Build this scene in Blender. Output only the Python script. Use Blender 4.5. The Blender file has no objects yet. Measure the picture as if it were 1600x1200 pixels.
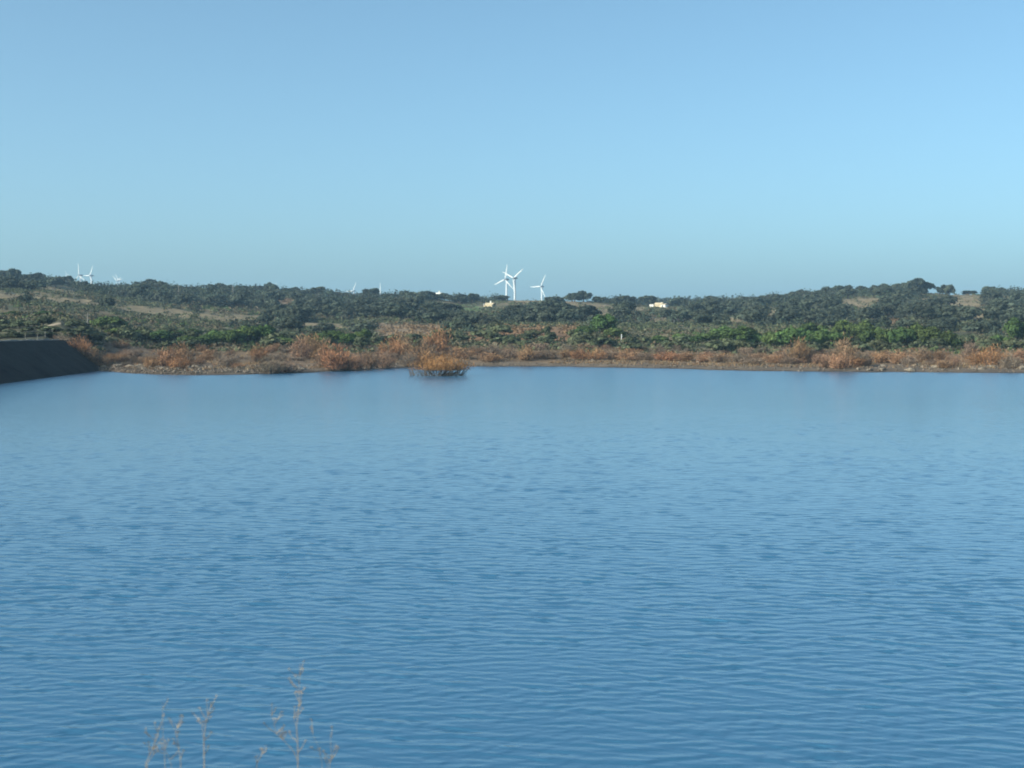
import bpy, math, random
import numpy as np
from mathutils import Vector

C = bpy.context.scene.collection
S = bpy.context.scene
R = math.radians
F = 2198.0            # focal length in photo pixels (1600 wide, 40 degree field)
HOR = 520.0           # photo row of the eye level
EYE = 8.0             # eye height above the water

# ------------------------------------------------------------------ camera
cd = bpy.data.cameras.new("camera")
cd.sensor_width = 36.0
cd.lens = 18.0 / math.tan(R(20.0))
cd.clip_start = 0.1
cd.clip_end = 30000.0
cam = bpy.data.objects.new("camera", cd)
C.objects.link(cam)
cam.location = (0, 0, EYE)
cam.rotation_euler = (R(90.0) - math.atan(80.0 / F), 0, 0)
S.camera = cam
cd.dof.use_dof = True
cd.dof.focus_distance = 300.0
cd.dof.aperture_fstop = 9.0

# ------------------------------------------------------------------ light
SUN_EL, SUN_BACK = 26.0, 28.0          # sun from the left, a little behind the camera
Ls = Vector((-math.cos(R(SUN_EL)) * math.cos(R(SUN_BACK)), -math.cos(R(SUN_EL)) * math.sin(R(SUN_BACK)), math.sin(R(SUN_EL))))
world = bpy.data.worlds.new("World")
S.world = world
world.use_nodes = True
wn = world.node_tree
bg = wn.nodes["Background"]
sky = wn.nodes.new("ShaderNodeTexSky")
sky.sky_type = 'NISHITA'
sky.sun_disc = False
sky.sun_elevation = R(SUN_EL)
sky.sun_rotation = math.atan2(Ls.x, Ls.y)
sky.altitude = 0.0
sky.air_density = 0.55
sky.dust_density = 2.5
sky.ozone_density = 2.3
tint = wn.nodes.new("ShaderNodeMix"); tint.data_type = 'RGBA'; tint.blend_type = 'MULTIPLY'
tint.inputs["Factor"].default_value = 1.0
tint.inputs[7].default_value = (0.965, 1.195, 1.03, 1)
wn.links.new(sky.outputs["Color"], tint.inputs[6])
wn.links.new(tint.outputs[2], bg.inputs["Color"])
bg.inputs["Strength"].default_value = 0.15
sl = bpy.data.lights.new("sun", 'SUN')
sl.energy = 3.0
sl.angle = R(0.5)
sl.color = (1.0, 0.93, 0.82)
so = bpy.data.objects.new("sun", sl)
C.objects.link(so)
so.rotation_euler = Ls.to_track_quat('Z', 'Y').to_euler()
so.location = (-50, -20, 60)

S.view_settings.view_transform = 'Standard'
S.view_settings.look = 'None'
S.view_settings.gamma = 1.0
S.view_settings.exposure = 0.6
S.render.engine = 'CYCLES'
S.cycles.use_denoising = True
S.cycles.max_bounces = 6
S.cycles.diffuse_bounces = 2
S.cycles.glossy_bounces = 3
S.cycles.volume_bounces = 0
S.cycles.pixel_filter_type = 'BLACKMAN_HARRIS'
S.cycles.filter_width = 1.9

# ------------------------------------------------------------------ helpers
rng = np.random.default_rng(7)


def hash2(i, j, seed):
    n = (i.astype(np.int64) * 374761393 + j.astype(np.int64) * 668265263 + seed * 982451653) & 0x7fffffff
    n = ((n ^ (n >> 13)) * 1274126177) & 0x7fffffff
    return ((n ^ (n >> 16)) & 0xffff) / 65535.0


def vnoise(x, y, seed=0):
    x = np.asarray(x, float); y = np.asarray(y, float)
    i = np.floor(x); j = np.floor(y)
    u = x - i; v = y - j
    u = u * u * (3 - 2 * u); v = v * v * (3 - 2 * v)
    i = i.astype(np.int64); j = j.astype(np.int64)
    return (hash2(i, j, seed) * (1 - u) + hash2(i + 1, j, seed) * u) * (1 - v) + \
           (hash2(i, j + 1, seed) * (1 - u) + hash2(i + 1, j + 1, seed) * u) * v


def fbm(x, y, seed=0, o=4):
    s = 0; a = 0.5; t = 0
    for k in range(o):
        s = s + a * vnoise(x * 2 ** k, y * 2 ** k, seed + k); t += a; a *= 0.5
    return s / t


def sstep(x, a, b):
    t = np.clip((np.asarray(x, float) - a) / (b - a), 0, 1)
    return t * t * (3 - 2 * t)


def tab(px, pts):
    return np.interp(px, [p[0] for p in pts], [p[1] for p in pts])


def mesh_np(name, v, f, mat=None, col=None, smooth=False):
    """v n x 3, f m x k (k 3 or 4)."""
    me = bpy.data.meshes.new(name)
    v = np.asarray(v, np.float32); f = np.asarray(f, np.int32)
    k = f.shape[1]
    me.vertices.add(len(v)); me.vertices.foreach_set("co", v.ravel())
    me.loops.add(f.size); me.loops.foreach_set("vertex_index", f.ravel())
    me.polygons.add(len(f))
    me.polygons.foreach_set("loop_start", np.arange(0, f.size, k, dtype=np.int32))
    me.polygons.foreach_set("use_smooth", np.full(len(f), smooth, dtype=bool))
    if col is not None:
        a = me.attributes.new("Col", 'FLOAT_COLOR', 'POINT')
        c = np.ones((len(v), 4), np.float32); c[:, :3] = col
        a.data.foreach_set("color", c.ravel())
    me.update(calc_edges=True)
    if mat:
        me.materials.append(mat)
    return me


def obj(name, me, parent=None):
    o = bpy.data.objects.new(name, me)
    C.objects.link(o)
    if parent is not None:
        o.parent = parent
    return o


def tag(o, label=None, cat=None, group=None, kind=None):
    if label: o["label"] = label
    if cat: o["category"] = cat
    if group: o["group"] = group
    if kind: o["kind"] = kind
    return o


def thing(name, loc, label, cat, group=None, rz=0.0, sc=1.0):
    o = bpy.data.objects.new(name, None)
    C.objects.link(o)
    o.location = loc
    o.rotation_euler = (0, 0, rz)
    o.scale = (sc, sc, sc) if not hasattr(sc, '__len__') else sc
    o.empty_display_size = 0.5
    return tag(o, label, cat, group)


class MB:
    """collects boxes, tubes and faces into one mesh"""
    def __init__(s):
        s.v = []; s.f = []

    def add(s, v, f):
        n = len(s.v)
        s.v += [tuple(p) for p in v]
        s.f += [tuple(i + n for i in q) for q in f]

    def box(s, x0, x1, y0, y1, z0, z1):
        s.add([(x0, y0, z0), (x1, y0, z0), (x1, y1, z0), (x0, y1, z0), (x0, y0, z1), (x1, y0, z1), (x1, y1, z1), (x0, y1, z1)],
              [(3, 2, 1, 0), (4, 5, 6, 7), (0, 1, 5, 4), (1, 2, 6, 5), (2, 3, 7, 6), (3, 0, 4, 7)])

    def tube(s, pts, rad, n=6):
        pts = [Vector(p) for p in pts]
        rings = []
        for i, p in enumerate(pts):
            d = (pts[min(i + 1, len(pts) - 1)] - pts[max(i - 1, 0)]).normalized()
            a = d.cross(Vector((0.31, 0.9, 0.17)))
            if a.length < 1e-3: a = d.cross(Vector((1, 0, 0)))
            a.normalize(); b = d.cross(a)
            r = rad[i] if hasattr(rad, '__len__') else rad
            rings.append([p + (a * math.cos(t) + b * math.sin(t)) * r for t in [2 * math.pi * k / n for k in range(n)]])
        v = [q for rg in rings for q in rg]
        f = []
        for i in range(len(pts) - 1):
            for k in range(n):
                f.append((i * n + k, i * n + (k + 1) % n, (i + 1) * n + (k + 1) % n, (i + 1) * n + k))
        f.append(tuple(range(n - 1, -1, -1)))
        f.append(tuple(range((len(pts) - 1) * n, len(pts) * n)))
        s.add(v, f)

    def build(s, name, mat, parent=None, smooth=False):
        me = bpy.data.meshes.new(name)
        me.from_pydata(s.v, [], s.f)
        if smooth:
            me.polygons.foreach_set("use_smooth", np.ones(len(s.f), dtype=bool))
        me.update()
        me.materials.append(mat)
        return obj(name, me, parent)


# ------------------------------------------------------------------ materials
def new_mat(name):
    m = bpy.data.materials.new(name)
    m.use_nodes = True
    return m, m.node_tree, m.node_tree.nodes["Principled BSDF"]


def simple_mat(name, col, rough=0.8, spec=0.3, var=0.15, scale=3.0, bump=0.0):
    m, t, b = new_mat(name)
    n = t.nodes.new("ShaderNodeTexNoise"); n.inputs["Scale"].default_value = scale; n.inputs["Detail"].default_value = 4
    tc = t.nodes.new("ShaderNodeTexCoord"); t.links.new(tc.outputs["Object"], n.inputs["Vector"])
    mr = t.nodes.new("ShaderNodeMapRange"); mr.inputs["From Min"].default_value = 0.3; mr.inputs["From Max"].default_value = 0.7
    mr.inputs["To Min"].default_value = 1 - var; mr.inputs["To Max"].default_value = 1 + var
    t.links.new(n.outputs["Fac"], mr.inputs["Value"])
    mx = t.nodes.new("ShaderNodeVectorMath"); mx.operation = 'SCALE'
    mx.inputs[0].default_value = col
    t.links.new(mr.outputs["Result"], mx.inputs["Scale"])
    t.links.new(mx.outputs["Vector"], b.inputs["Base Color"])
    b.inputs["Roughness"].default_value = rough
    b.inputs["Specular IOR Level"].default_value = spec
    if bump:
        bp = t.nodes.new("ShaderNodeBump"); bp.inputs["Strength"].default_value = bump; bp.inputs["Distance"].default_value = 0.1
        t.links.new(n.outputs["Fac"], bp.inputs["Height"]); t.links.new(bp.outputs["Normal"], b.inputs["Normal"])
    return m


def col_mat(name, scale=1.0, var=0.25, objvar=0.0, rough=0.9, spec=0.12, hue=(0.475, 0.52)):
    """colour from the mesh's own Col attribute, broken up by noise, a little different on every copy"""
    m, t, b = new_mat(name)
    at = t.nodes.new("ShaderNodeAttribute"); at.attribute_name = "Col"
    n = t.nodes.new("ShaderNodeTexNoise"); n.inputs["Scale"].default_value = scale; n.inputs["Detail"].default_value = 5
    tc = t.nodes.new("ShaderNodeTexCoord"); t.links.new(tc.outputs["Object"], n.inputs["Vector"])
    mr = t.nodes.new("ShaderNodeMapRange"); mr.inputs["From Min"].default_value = 0.3; mr.inputs["From Max"].default_value = 0.7
    mr.inputs["To Min"].default_value = 1 - var; mr.inputs["To Max"].default_value = 1 + var
    t.links.new(n.outputs["Fac"], mr.inputs["Value"])
    src = mr.outputs["Result"]
    hv = t.nodes.new("ShaderNodeHueSaturation")
    if objvar:
        oi = t.nodes.new("ShaderNodeObjectInfo")
        m2 = t.nodes.new("ShaderNodeMapRange"); m2.inputs["To Min"].default_value = 1 - objvar; m2.inputs["To Max"].default_value = 1 + objvar
        t.links.new(oi.outputs["Random"], m2.inputs["Value"])
        mu = t.nodes.new("ShaderNodeMath"); mu.operation = 'MULTIPLY'
        t.links.new(src, mu.inputs[0]); t.links.new(m2.outputs["Result"], mu.inputs[1])
        src = mu.outputs["Value"]
        m3 = t.nodes.new("ShaderNodeMath"); m3.operation = 'FRACT'
        m4 = t.nodes.new("ShaderNodeMath"); m4.operation = 'MULTIPLY'; m4.inputs[1].default_value = 17.3
        t.links.new(oi.outputs["Random"], m4.inputs[0]); t.links.new(m4.outputs[0], m3.inputs[0])
        m5 = t.nodes.new("ShaderNodeMapRange"); m5.inputs["To Min"].default_value = hue[0]; m5.inputs["To Max"].default_value = hue[1]
        t.links.new(m3.outputs[0], m5.inputs["Value"]); t.links.new(m5.outputs["Result"], hv.inputs["Hue"])
    t.links.new(src, hv.inputs["Value"])
    t.links.new(at.outputs["Color"], hv.inputs["Color"])
    t.links.new(hv.outputs["Color"], b.inputs["Base Color"])
    b.inputs["Roughness"].default_value = rough
    b.inputs["Specular IOR Level"].default_value = spec
    return m


M_ground = col_mat("ground_soil", 0.35, 0.3)
M_leaf = col_mat("tree_foliage", 0.6, 0.25, 0.3)
M_mass = col_mat("massed_foliage", 0.25, 0.25)
M_rust = col_mat("rusty_twigs", 1.2, 0.25, 0.2, hue=(0.497, 0.515))
M_grass = col_mat("dry_grass_blades", 0.5, 0.25)
M_bark = simple_mat("grey_bark", (0.11, 0.09, 0.07), 0.9, 0.1, 0.3, 2.0)
M_twig = simple_mat("bare_grey_twigs", (0.16, 0.125, 0.10), 0.9, 0.1, 0.3, 2.0)
M_white = simple_mat("whitewashed_wall", (0.80, 0.77, 0.70), 0.85, 0.2, 0.06, 1.0)
M_cream = simple_mat("cream_wall", (0.66, 0.54, 0.36), 0.85, 0.2, 0.12, 1.0)
M_tan = simple_mat("tan_stone_wall", (0.62, 0.50, 0.32), 0.9, 0.2, 0.15, 1.0)
M_tile = simple_mat("clay_roof_tile", (0.60, 0.48, 0.32), 0.9, 0.2, 0.2, 2.0)
M_pink = simple_mat("pale_red_wall", (0.42, 0.26, 0.2), 0.9, 0.2, 0.15, 1.0)
M_dark = simple_mat("dark_opening", (0.035, 0.03, 0.03), 0.6, 0.3, 0.1, 1.0)
M_turb = simple_mat("white_turbine_paint", (0.62, 0.63, 0.64), 0.5, 0.3, 0.02, 0.3)
M_nac = simple_mat("shaded_nacelle", (0.30, 0.31, 0.33), 0.5, 0.3, 0.05, 0.5)  # shadow side of nacelle and hub painted in as a darker grey
M_wood = simple_mat("weathered_pole_wood", (0.30, 0.27, 0.24), 0.9, 0.1, 0.2, 3.0)
M_rock = simple_mat("shore_rock", (0.20, 0.165, 0.13), 0.9, 0.15, 0.35, 1.5, 0.6)
M_kerb = simple_mat("pale_concrete", (0.30, 0.28, 0.25), 0.9, 0.2, 0.35, 0.6)
M_road = simple_mat("gravel_track", (0.30, 0.24, 0.18), 0.95, 0.1, 0.25, 0.5)
M_dry = simple_mat("dry_weed_stem", (0.34, 0.27, 0.20), 0.8, 0.2, 0.25, 30.0)
M_signw = simple_mat("white_painted_metal", (0.8, 0.8, 0.8), 0.5, 0.3, 0.03, 5.0)

# dam face: dark rough stone pitching in courses
M_dam, t, b = new_mat("dark_stone_pitching")
tc = t.nodes.new("ShaderNodeTexCoord")
vo = t.nodes.new("ShaderNodeTexVoronoi"); vo.inputs["Scale"].default_value = 1.1
n = t.nodes.new("ShaderNodeTexNoise"); n.inputs["Scale"].default_value = 0.15; n.inputs["Detail"].default_value = 6
t.links.new(tc.outputs["Object"], vo.inputs["Vector"]); t.links.new(tc.outputs["Object"], n.inputs["Vector"])
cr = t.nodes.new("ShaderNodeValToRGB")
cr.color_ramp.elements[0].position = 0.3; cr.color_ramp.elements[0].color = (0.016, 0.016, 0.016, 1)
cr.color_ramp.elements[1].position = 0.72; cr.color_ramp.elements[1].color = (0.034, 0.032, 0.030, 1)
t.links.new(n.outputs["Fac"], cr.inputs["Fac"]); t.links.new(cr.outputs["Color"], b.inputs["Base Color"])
b.inputs["Roughness"].default_value = 0.95; b.inputs["Specular IOR Level"].default_value = 0.1
bp = t.nodes.new("ShaderNodeBump"); bp.inputs["Strength"].default_value = 0.7; bp.inputs["Distance"].default_value = 0.25
t.links.new(vo.outputs["Distance"], bp.inputs["Height"]); t.links.new(bp.outputs["Normal"], b.inputs["Normal"])

# water: dark body colour under a rippled, mirror-like skin
M_water, t, b = new_mat("lake_water")
b.inputs["Base Color"].default_value = (0.042, 0.142, 0.255, 1)
b.inputs["Roughness"].default_value = 0.13
b.inputs["IOR"].default_value = 1.40
tc = t.nodes.new("ShaderNodeTexCoord")


def wave_layer(sx, sy, scale, detail, rot=0.0, rough=0.5):
    mp = t.nodes.new("ShaderNodeMapping")
    mp.inputs["Scale"].default_value = (sx, sy, 1); mp.inputs["Rotation"].default_value = (0, 0, R(rot))
    t.links.new(tc.outputs["Object"], mp.inputs["Vector"])
    nz = t.nodes.new("ShaderNodeTexNoise"); nz.inputs["Scale"].default_value = scale
    nz.inputs["Detail"].default_value = detail; nz.inputs["Roughness"].default_value = rough
    t.links.new(mp.outputs["Vector"], nz.inputs["Vector"])
    return nz.outputs["Fac"]


def bump(h, dist, strength, prev=None):
    bp = t.nodes.new("ShaderNodeBump"); bp.inputs["Strength"].default_value = 1.0
    bp.inputs["Distance"].default_value = dist
    t.links.new(h, bp.inputs["Height"])
    if strength is not None: t.links.new(strength, bp.inputs["Strength"])
    if prev is not None: t.links.new(prev, bp.inputs["Normal"])
    return bp.outputs["Normal"]


gust = wave_layer(0.5, 1.0, 0.03, 4, 8)
gm = t.nodes.new("ShaderNodeMapRange"); gm.inputs["From Min"].default_value = 0.35; gm.inputs["From Max"].default_value = 0.65
gm.inputs["To Min"].default_value = 0.7; gm.inputs["To Max"].default_value = 1.0
t.links.new(gust, gm.inputs["Value"])
fa = t.nodes.new("ShaderNodeAttribute"); fa.attribute_name = "still"       # 1 where the waves are not modelled as geometry
fm = t.nodes.new("ShaderNodeMath"); fm.operation = 'MULTIPLY'
t.links.new(gm.outputs["Result"], fm.inputs[0]); t.links.new(fa.outputs["Fac"], fm.inputs[1])
nrm = bump(wave_layer(0.8, 1.0, 1.0, 2, 6), 0.10, fm.outputs[0])
rm = t.nodes.new("ShaderNodeMapRange"); rm.inputs["To Min"].default_value = 0.11; rm.inputs["To Max"].default_value = 0.22
t.links.new(fa.outputs["Fac"], rm.inputs["Value"]); t.links.new(rm.outputs["Result"], b.inputs["Roughness"])
nrm = bump(wave_layer(0.7, 1.0, 5.5, 2, -12), 0.007, gm.outputs["Result"], nrm)
t.links.new(nrm, b.inputs["Normal"])

# ------------------------------------------------------------------ terrain
T345 = [(-600, 525), (0, 525), (50, 516), (95, 504), (120, 512), (140, 530), (165, 548), (250, 557), (600, 561), (1600, 560)]
T400 = [(-600, 505), (0, 505), (95, 500), (160, 525), (250, 535), (420, 540), (550, 544), (760, 541), (900, 541), (1050, 546), (1150, 548), (2200, 549)]
T480 = [(-600, 490), (0, 492), (95, 496), (160, 512), (250, 520), (420, 527), (550, 533), (650, 525), (760, 518), (830, 513), (900, 517), (1000, 528), (1150, 530), (2200, 530)]
T600 = [(-600, 455), (0, 460), (80, 470), (150, 478), (200, 487), (270, 494), (420, 503), (550, 509), (650, 508), (760, 507), (850, 505), (950, 508), (1150, 512), (1350, 510), (2200, 508)]
T700 = [(-600, 448), (0, 453), (80, 460), (150, 467), (200, 476), (270, 483), (420, 496), (550, 499), (650, 494), (760, 495), (850, 494), (950, 494), (1050, 500), (1150, 500), (1350, 495), (1450, 490), (2200, 488)]
T850 = [(-600, 441), (0, 444), (80, 450), (150, 459), (300, 466), (420, 473), (550, 478), (650, 480), (700, 484), (760, 485), (850, 484), (900, 480), (960, 483), (1050, 486), (1150, 486), (1250, 478), (1310, 473), (1370, 473), (1450, 472), (1485, 475), (1530, 474), (1600, 470), (2200, 470)]
T1000 = [(-600, 436), (0, 439), (100, 446), (150, 454), (240, 450), (300, 456), (400, 458), (500, 464), (560, 467), (650, 467), (720, 473), (760, 472), (785, 469), (860, 469), (920, 471), (960, 475), (1050, 479), (1150, 476), (1240, 468), (1300, 460), (1360, 458), (1440, 457), (1480, 462), (1530, 461), (1600, 461), (2200, 460)]
Z1800 = [(-600, 45), (0, 45), (300, 42), (760, 33), (880, 35), (960, 46), (1100, 48), (1250, 46), (1600, 40)]
Z2500 = [(-600, 60), (0, 60), (300, 55), (600, 40), (800, 35), (1600, 35)]
Z4000 = [(-600, 85), (0, 85), (300, 78), (600, 48), (1600, 40)]
SHORE = [(155, 294), (200, 280), (250, 270), (300, 266), (430, 275), (490, 284), (540, 293), (600, 312), (640, 325), (735, 337), (900, 331), (1050, 314), (1200, 293), (1400, 284), (1600, 279), (2200, 270)]


def polar(x, y):
    r = np.hypot(x, y); th = np.arctan2(x, y)
    c = np.cos(np.clip(np.abs(th), 0, R(30)))
    px = 800 + F * np.tan(np.clip(th, -R(60), R(60)))
    return r, th, r * c, px


def shore(px, th):
    tt = np.minimum((px - 800) / F, -0.12)
    dam = np.clip(-73.9 / np.minimum(tt + 0.082, -0.03), 30, 300)      # land begins behind the dam's crest
    s = np.where(px < 78, dam, np.where(px < 155, np.interp(px, [78, 155], [300, 294]), tab(px, SHORE)))
    w = sstep(np.abs(th), R(60), R(95))
    return s * (1 - w) + 16 * w


def height(x, y):
    x = np.asarray(x, float); y = np.asarray(y, float)
    r, th, D, px = polar(x, y)
    s = shore(px, th)
    wob = (fbm(x / 9.0, y / 9.0, 31, 3) - 0.5) * 10 * (px > 160)
    s = s + wob
    zy = lambda d, tb: EYE + (HOR - tab(px, tb)) / F * d
    b1 = np.interp(px, [70, 155, 200], [6.2, 0.7, 0.45])
    z1000 = zy(1000, T1000)
    K = [(s, np.zeros_like(px)), (s + 4, b1), (np.maximum(s + 14, 348.0), zy(348, T345)), (np.full_like(px, 400.), zy(400, T400)),
         (np.full_like(px, 480.), zy(480, T480)), (np.full_like(px, 600.), zy(600, T600)), (np.full_like(px, 700.), zy(700, T700)),
         (np.full_like(px, 850.), zy(850, T850)), (np.full_like(px, 1000.), z1000), (np.full_like(px, 1200.), z1000 - 12),
         (np.full_like(px, 1800.), tab(px, Z1800)), (np.full_like(px, 2500.), tab(px, Z2500)), (np.full_like(px, 4000.), tab(px, Z4000)),
         (np.full_like(px, 6500.), np.full_like(px, 15.))]
    z = np.full_like(px, -2.5)
    z = np.where(D < s, -2.5 + 2.5 * sstep(D, s - 8, s), z)
    for (d0, z0), (d1, z1) in zip(K[:-1], K[1:]):
        tt = np.clip((D - d0) / np.maximum(d1 - d0, 0.5), 0, 1)
        z = np.where((D >= d0), z0 + (z1 - z0) * tt, z)
    amp = sstep(D, s + 10, s + 120)
    z = z + amp * ((fbm(x / 45.0, y / 45.0, 3, 3) - 0.5) * 3.0 + (fbm(x / 9.0, y / 9.0, 5, 2) - 0.5) * 0.8)
    z = z + sstep(D, s, s + 5) * (fbm(x / 2.5, y / 2.5, 9, 2) - 0.5) * 0.35
    near = np.interp(r, [0, 3, 6, 12, 16], [6.4, 6.2, 4.2, 0.0, -2.5])
    z = np.where(r < 16, near, z)
    w = sstep(np.abs(th), R(80), R(105))
    z = z * (1 - w) + w * (6.4 + 0.002 * r + (fbm(x / 20.0, y / 20.0, 8, 3) - 0.5) * np.minimum(r * 0.05, 3))
    return z


def H1(x, y):
    return float(height(np.array([x]), np.array([y]))[0])


def at(px, D, y=None):
    """a place on the terrain seen at photo column px, D metres out"""
    x = (px - 800) / F * D
    return x, D, H1(x, D)


def proj(x, y, z):
    return 800 + F * x / y, HOR + F * (EYE - z) / y


# open ground seen between the trees: (photo polygon as px0,px1 and rows at both ends, kind)
FIELDS = [  # px0, px1, top0, top1, bot0, bot1, kind
    (-200, 80, 451, 462, 458, 468, 'dry'), (80, 160, 463, 472, 470, 479, 'dry'), (172, 300, 475, 487, 484, 496, 'dry'), (310, 430, 490, 497, 495, 502, 'dry'),
    (60, 120, 447, 455, 452, 460, 'dry'), (0, 40, 441, 442, 446, 448, 'dry'),
    (660, 700, 474, 474, 480, 485, 'green'), (700, 752, 474, 480, 485, 486, 'green'),
    (872, 915, 470, 472, 478, 484, 'dry'), (915, 965, 473, 478, 488, 497, 'dry'), (795, 860, 467, 467, 472, 472, 'dry'),
    (730, 905, 522, 516, 534, 532, 'rust'), (780, 900, 512, 513, 524, 530, 'rust'), (590, 690, 506, 509, 524, 526, 'earth'), (470, 545, 504, 510, 512, 514, 'dry'),
    (1015, 1040, 497, 497, 503, 502, 'dry'), (1075, 1100, 495, 496, 502, 502, 'dry'), (960, 1005, 480, 481, 486, 486, 'dry'),
    (1308, 1340, 470, 466, 475, 478, 'dry'), (1340, 1378, 465, 468, 480, 484, 'dry'), (1436, 1452, 467, 467, 477, 477, 'dry'), (1484, 1530, 459, 464, 478, 480, 'dry'),
    (1520, 1540, 487, 480, 500, 494, 'dry'), (1565, 1582, 467, 465, 485, 480, 'dry'), (945, 975, 520, 520, 532, 532, 'earth'), (1365, 1400, 500, 500, 506, 506, 'earth'),
    (1180, 1215, 484, 484, 490, 492, 'dry'), (1140, 1160, 496, 496, 503, 503, 'dry'), (545, 580, 487, 487, 492, 492, 'dry'), (430, 460, 464, 470, 472, 484, 'earth')]


def field_kind(px, yy, noise):
    """0 none, 1 dry, 2 green, 3 rust, 4 earth, with ragged edges"""
    k = np.zeros(px.shape, int)
    kid = {'dry': 1, 'green': 2, 'rust': 3, 'earth': 4}
    for a, b_, t0, t1, b0, b1, kind in FIELDS:
        u = np.clip((px - a) / (b_ - a), 0, 1)
        top = t0 + (t1 - t0) * u; bot = b0 + (b1 - b0) * u
        m = (px > a - 6 * noise) & (px < b_ + 6 * noise) & (yy > top - 3 * noise) & (yy < bot + 3 * noise)
        k[m] = kid[kind]
    return k


def build_terrain():
    ths = np.concatenate([np.linspace(-180, -70, 45)[:-1], np.linspace(-70, -27, 60)[:-1], np.linspace(-27, 27, 700)[:-1], np.linspace(27, 70, 60)[:-1], np.linspace(70, 180, 45)])
    th = np.radians(ths)
    # rows: near bank, lake bed, shore (follows each column's shoreline), hills
    rows_near = np.array([0.05, 1.5, 3, 4.5, 6, 8, 10, 12, 14, 16])
    px = 800 + F * np.tan(np.clip(th, -R(60), R(60)))
    s = shore(px, th)
    hill = np.concatenate([np.arange(352, 420, 3.0), np.arange(420, 720, 5.0), np.arange(720, 1040, 6.0), np.arange(1040, 1400, 25.0), np.arange(1400, 2600, 80.0), np.arange(2600, 6600, 300.0)])
    u_sh = np.concatenate([np.linspace(0, 1, 8)[1:-1]])
    cols = []
    for j in range(len(th)):
        c = math.cos(min(abs(th[j]), R(30)))
        lo, hi = 16.0, s[j] - 14
        hi = max(hi, 17)
        a = lo + (hi - lo) * u_sh
        st, en = hi, max(351.0, hi + 20)
        w = np.linspace(0, 1, 42) ** 1.35
        b_ = st + (en - st) * w
        k = np.concatenate([rows_near, a / c if hi > 20 else a, b_[:-1] / c, hill / c])
        cols.append(np.maximum.accumulate(k + np.arange(len(k)) * 1e-4))
    rr = np.stack(cols, 1)
    X = rr * np.sin(th)[None, :]; Y = rr * np.cos(th)[None, :]
    Z = height(X, Y)
    n, m = rr.shape
    _, TH, D, PX = polar(X, Y)
    sh = shore(PX, TH)
    # what grows or lies on it: real ground colours
    n1 = fbm(X / 30, Y / 30, 11, 4); n2 = fbm(X / 5, Y / 5, 12, 3)
    c_scrub = np.array([0.095, 0.092, 0.056]); c_dry = np.array([0.25, 0.19, 0.115]); c_green = np.array([0.11, 0.15, 0.06])
    c_rust = np.array([0.26, 0.15, 0.085]); c_earth = np.array([0.21, 0.15, 0.10]); c_mud = np.array([0.145, 0.112, 0.085]); c_bank = np.array([0.17, 0.115, 0.074])
    col = c_scrub[None, None] * (0.7 + 0.6 * n1[..., None])
    patch = sstep(n1 + 0.35 * n2, 0.72, 0.85)[..., None]
    col = col * (1 - patch) + c_dry * 0.8 * patch
    yy = HOR + F * (EYE - Z) / np.maximum(Y, 1)
    fk = field_kind(PX, yy, (n2 - 0.4) * 2)
    fk[(D < 380) | (Y < 100)] = 0
    for i, cc in ((1, c_dry), (2, c_green), (3, c_rust), (4, c_earth)):
        col[fk == i] = (cc[None] * (0.75 + 0.5 * n2[fk == i][:, None]))
    wb = (1 - sstep(D + (n2 - 0.5) * 40, 365, 400))[..., None] * np.where(PX < 160, 0.1, 1.0)[..., None]
    col = col * (1 - wb) + c_bank * (0.7 + 0.6 * n2[..., None]) * wb
    wm = (1 - sstep(Z + (n2 - 0.5) * 0.5, 0.5, 1.15))[..., None] * (D > 20)[..., None]
    col = col * (1 - wm) + c_mud * (0.75 + 0.5 * n2[..., None]) * wm
    wet = (1 - sstep(Z, 0.02, 0.3))[..., None]
    col = col * (1 - 0.5 * wet)
    v = np.stack([X, Y, Z], -1).reshape(-1, 3)
    i = np.arange(n - 1)[:, None]; j = np.arange(m - 1)[None, :]
    q = np.stack([i * m + j, i * m + j + 1, (i + 1) * m + j + 1, (i + 1) * m + j], -1).reshape(-1, 4)[:, ::-1]
    return tag(obj("terrain", mesh_np("terrain", v, q, M_ground, col.reshape(-1, 3), True)), kind="structure")


build_terrain()

# the lake: wind ripples are real relief out to where they get finer than the picture can show
def ripples(x, y, d):
    """short crested wind ripples: many small wave packets, each steep on the side that faces the near bank"""
    g = np.random.default_rng(404)
    h = np.zeros_like(x)
    for k in range(40):
        lam = 0.24 * (1.3 / 0.24) ** g.random()
        dr = R(4) + g.normal() * R(24)
        kk = 2 * np.pi / lam
        slope = 0.031 * (1.25 if 0.32 < lam < 0.75 else 0.8)
        fade = 1 - sstep(d * 0.0017 * 2.1, 0.6 * lam, lam)            # a wave too fine for the mesh is left to the shader
        pack = sstep(vnoise(x / (2.2 * lam) + 37.1 * k, y / (2.0 * lam) - 11.7 * k, k), 0.35, 0.85)
        t_ = kk * (x * math.sin(dr) + y * math.cos(dr)) + g.uniform(0, 6.28)
        h += fade * pack * slope / kk * (np.sin(t_) + 0.42 * np.sin(2 * t_))
    return h * (0.75 + 0.5 * fbm(x / 14, y / 20, 73, 2)) * (1 - 0.3 * sstep(d, 32, 80))


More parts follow.
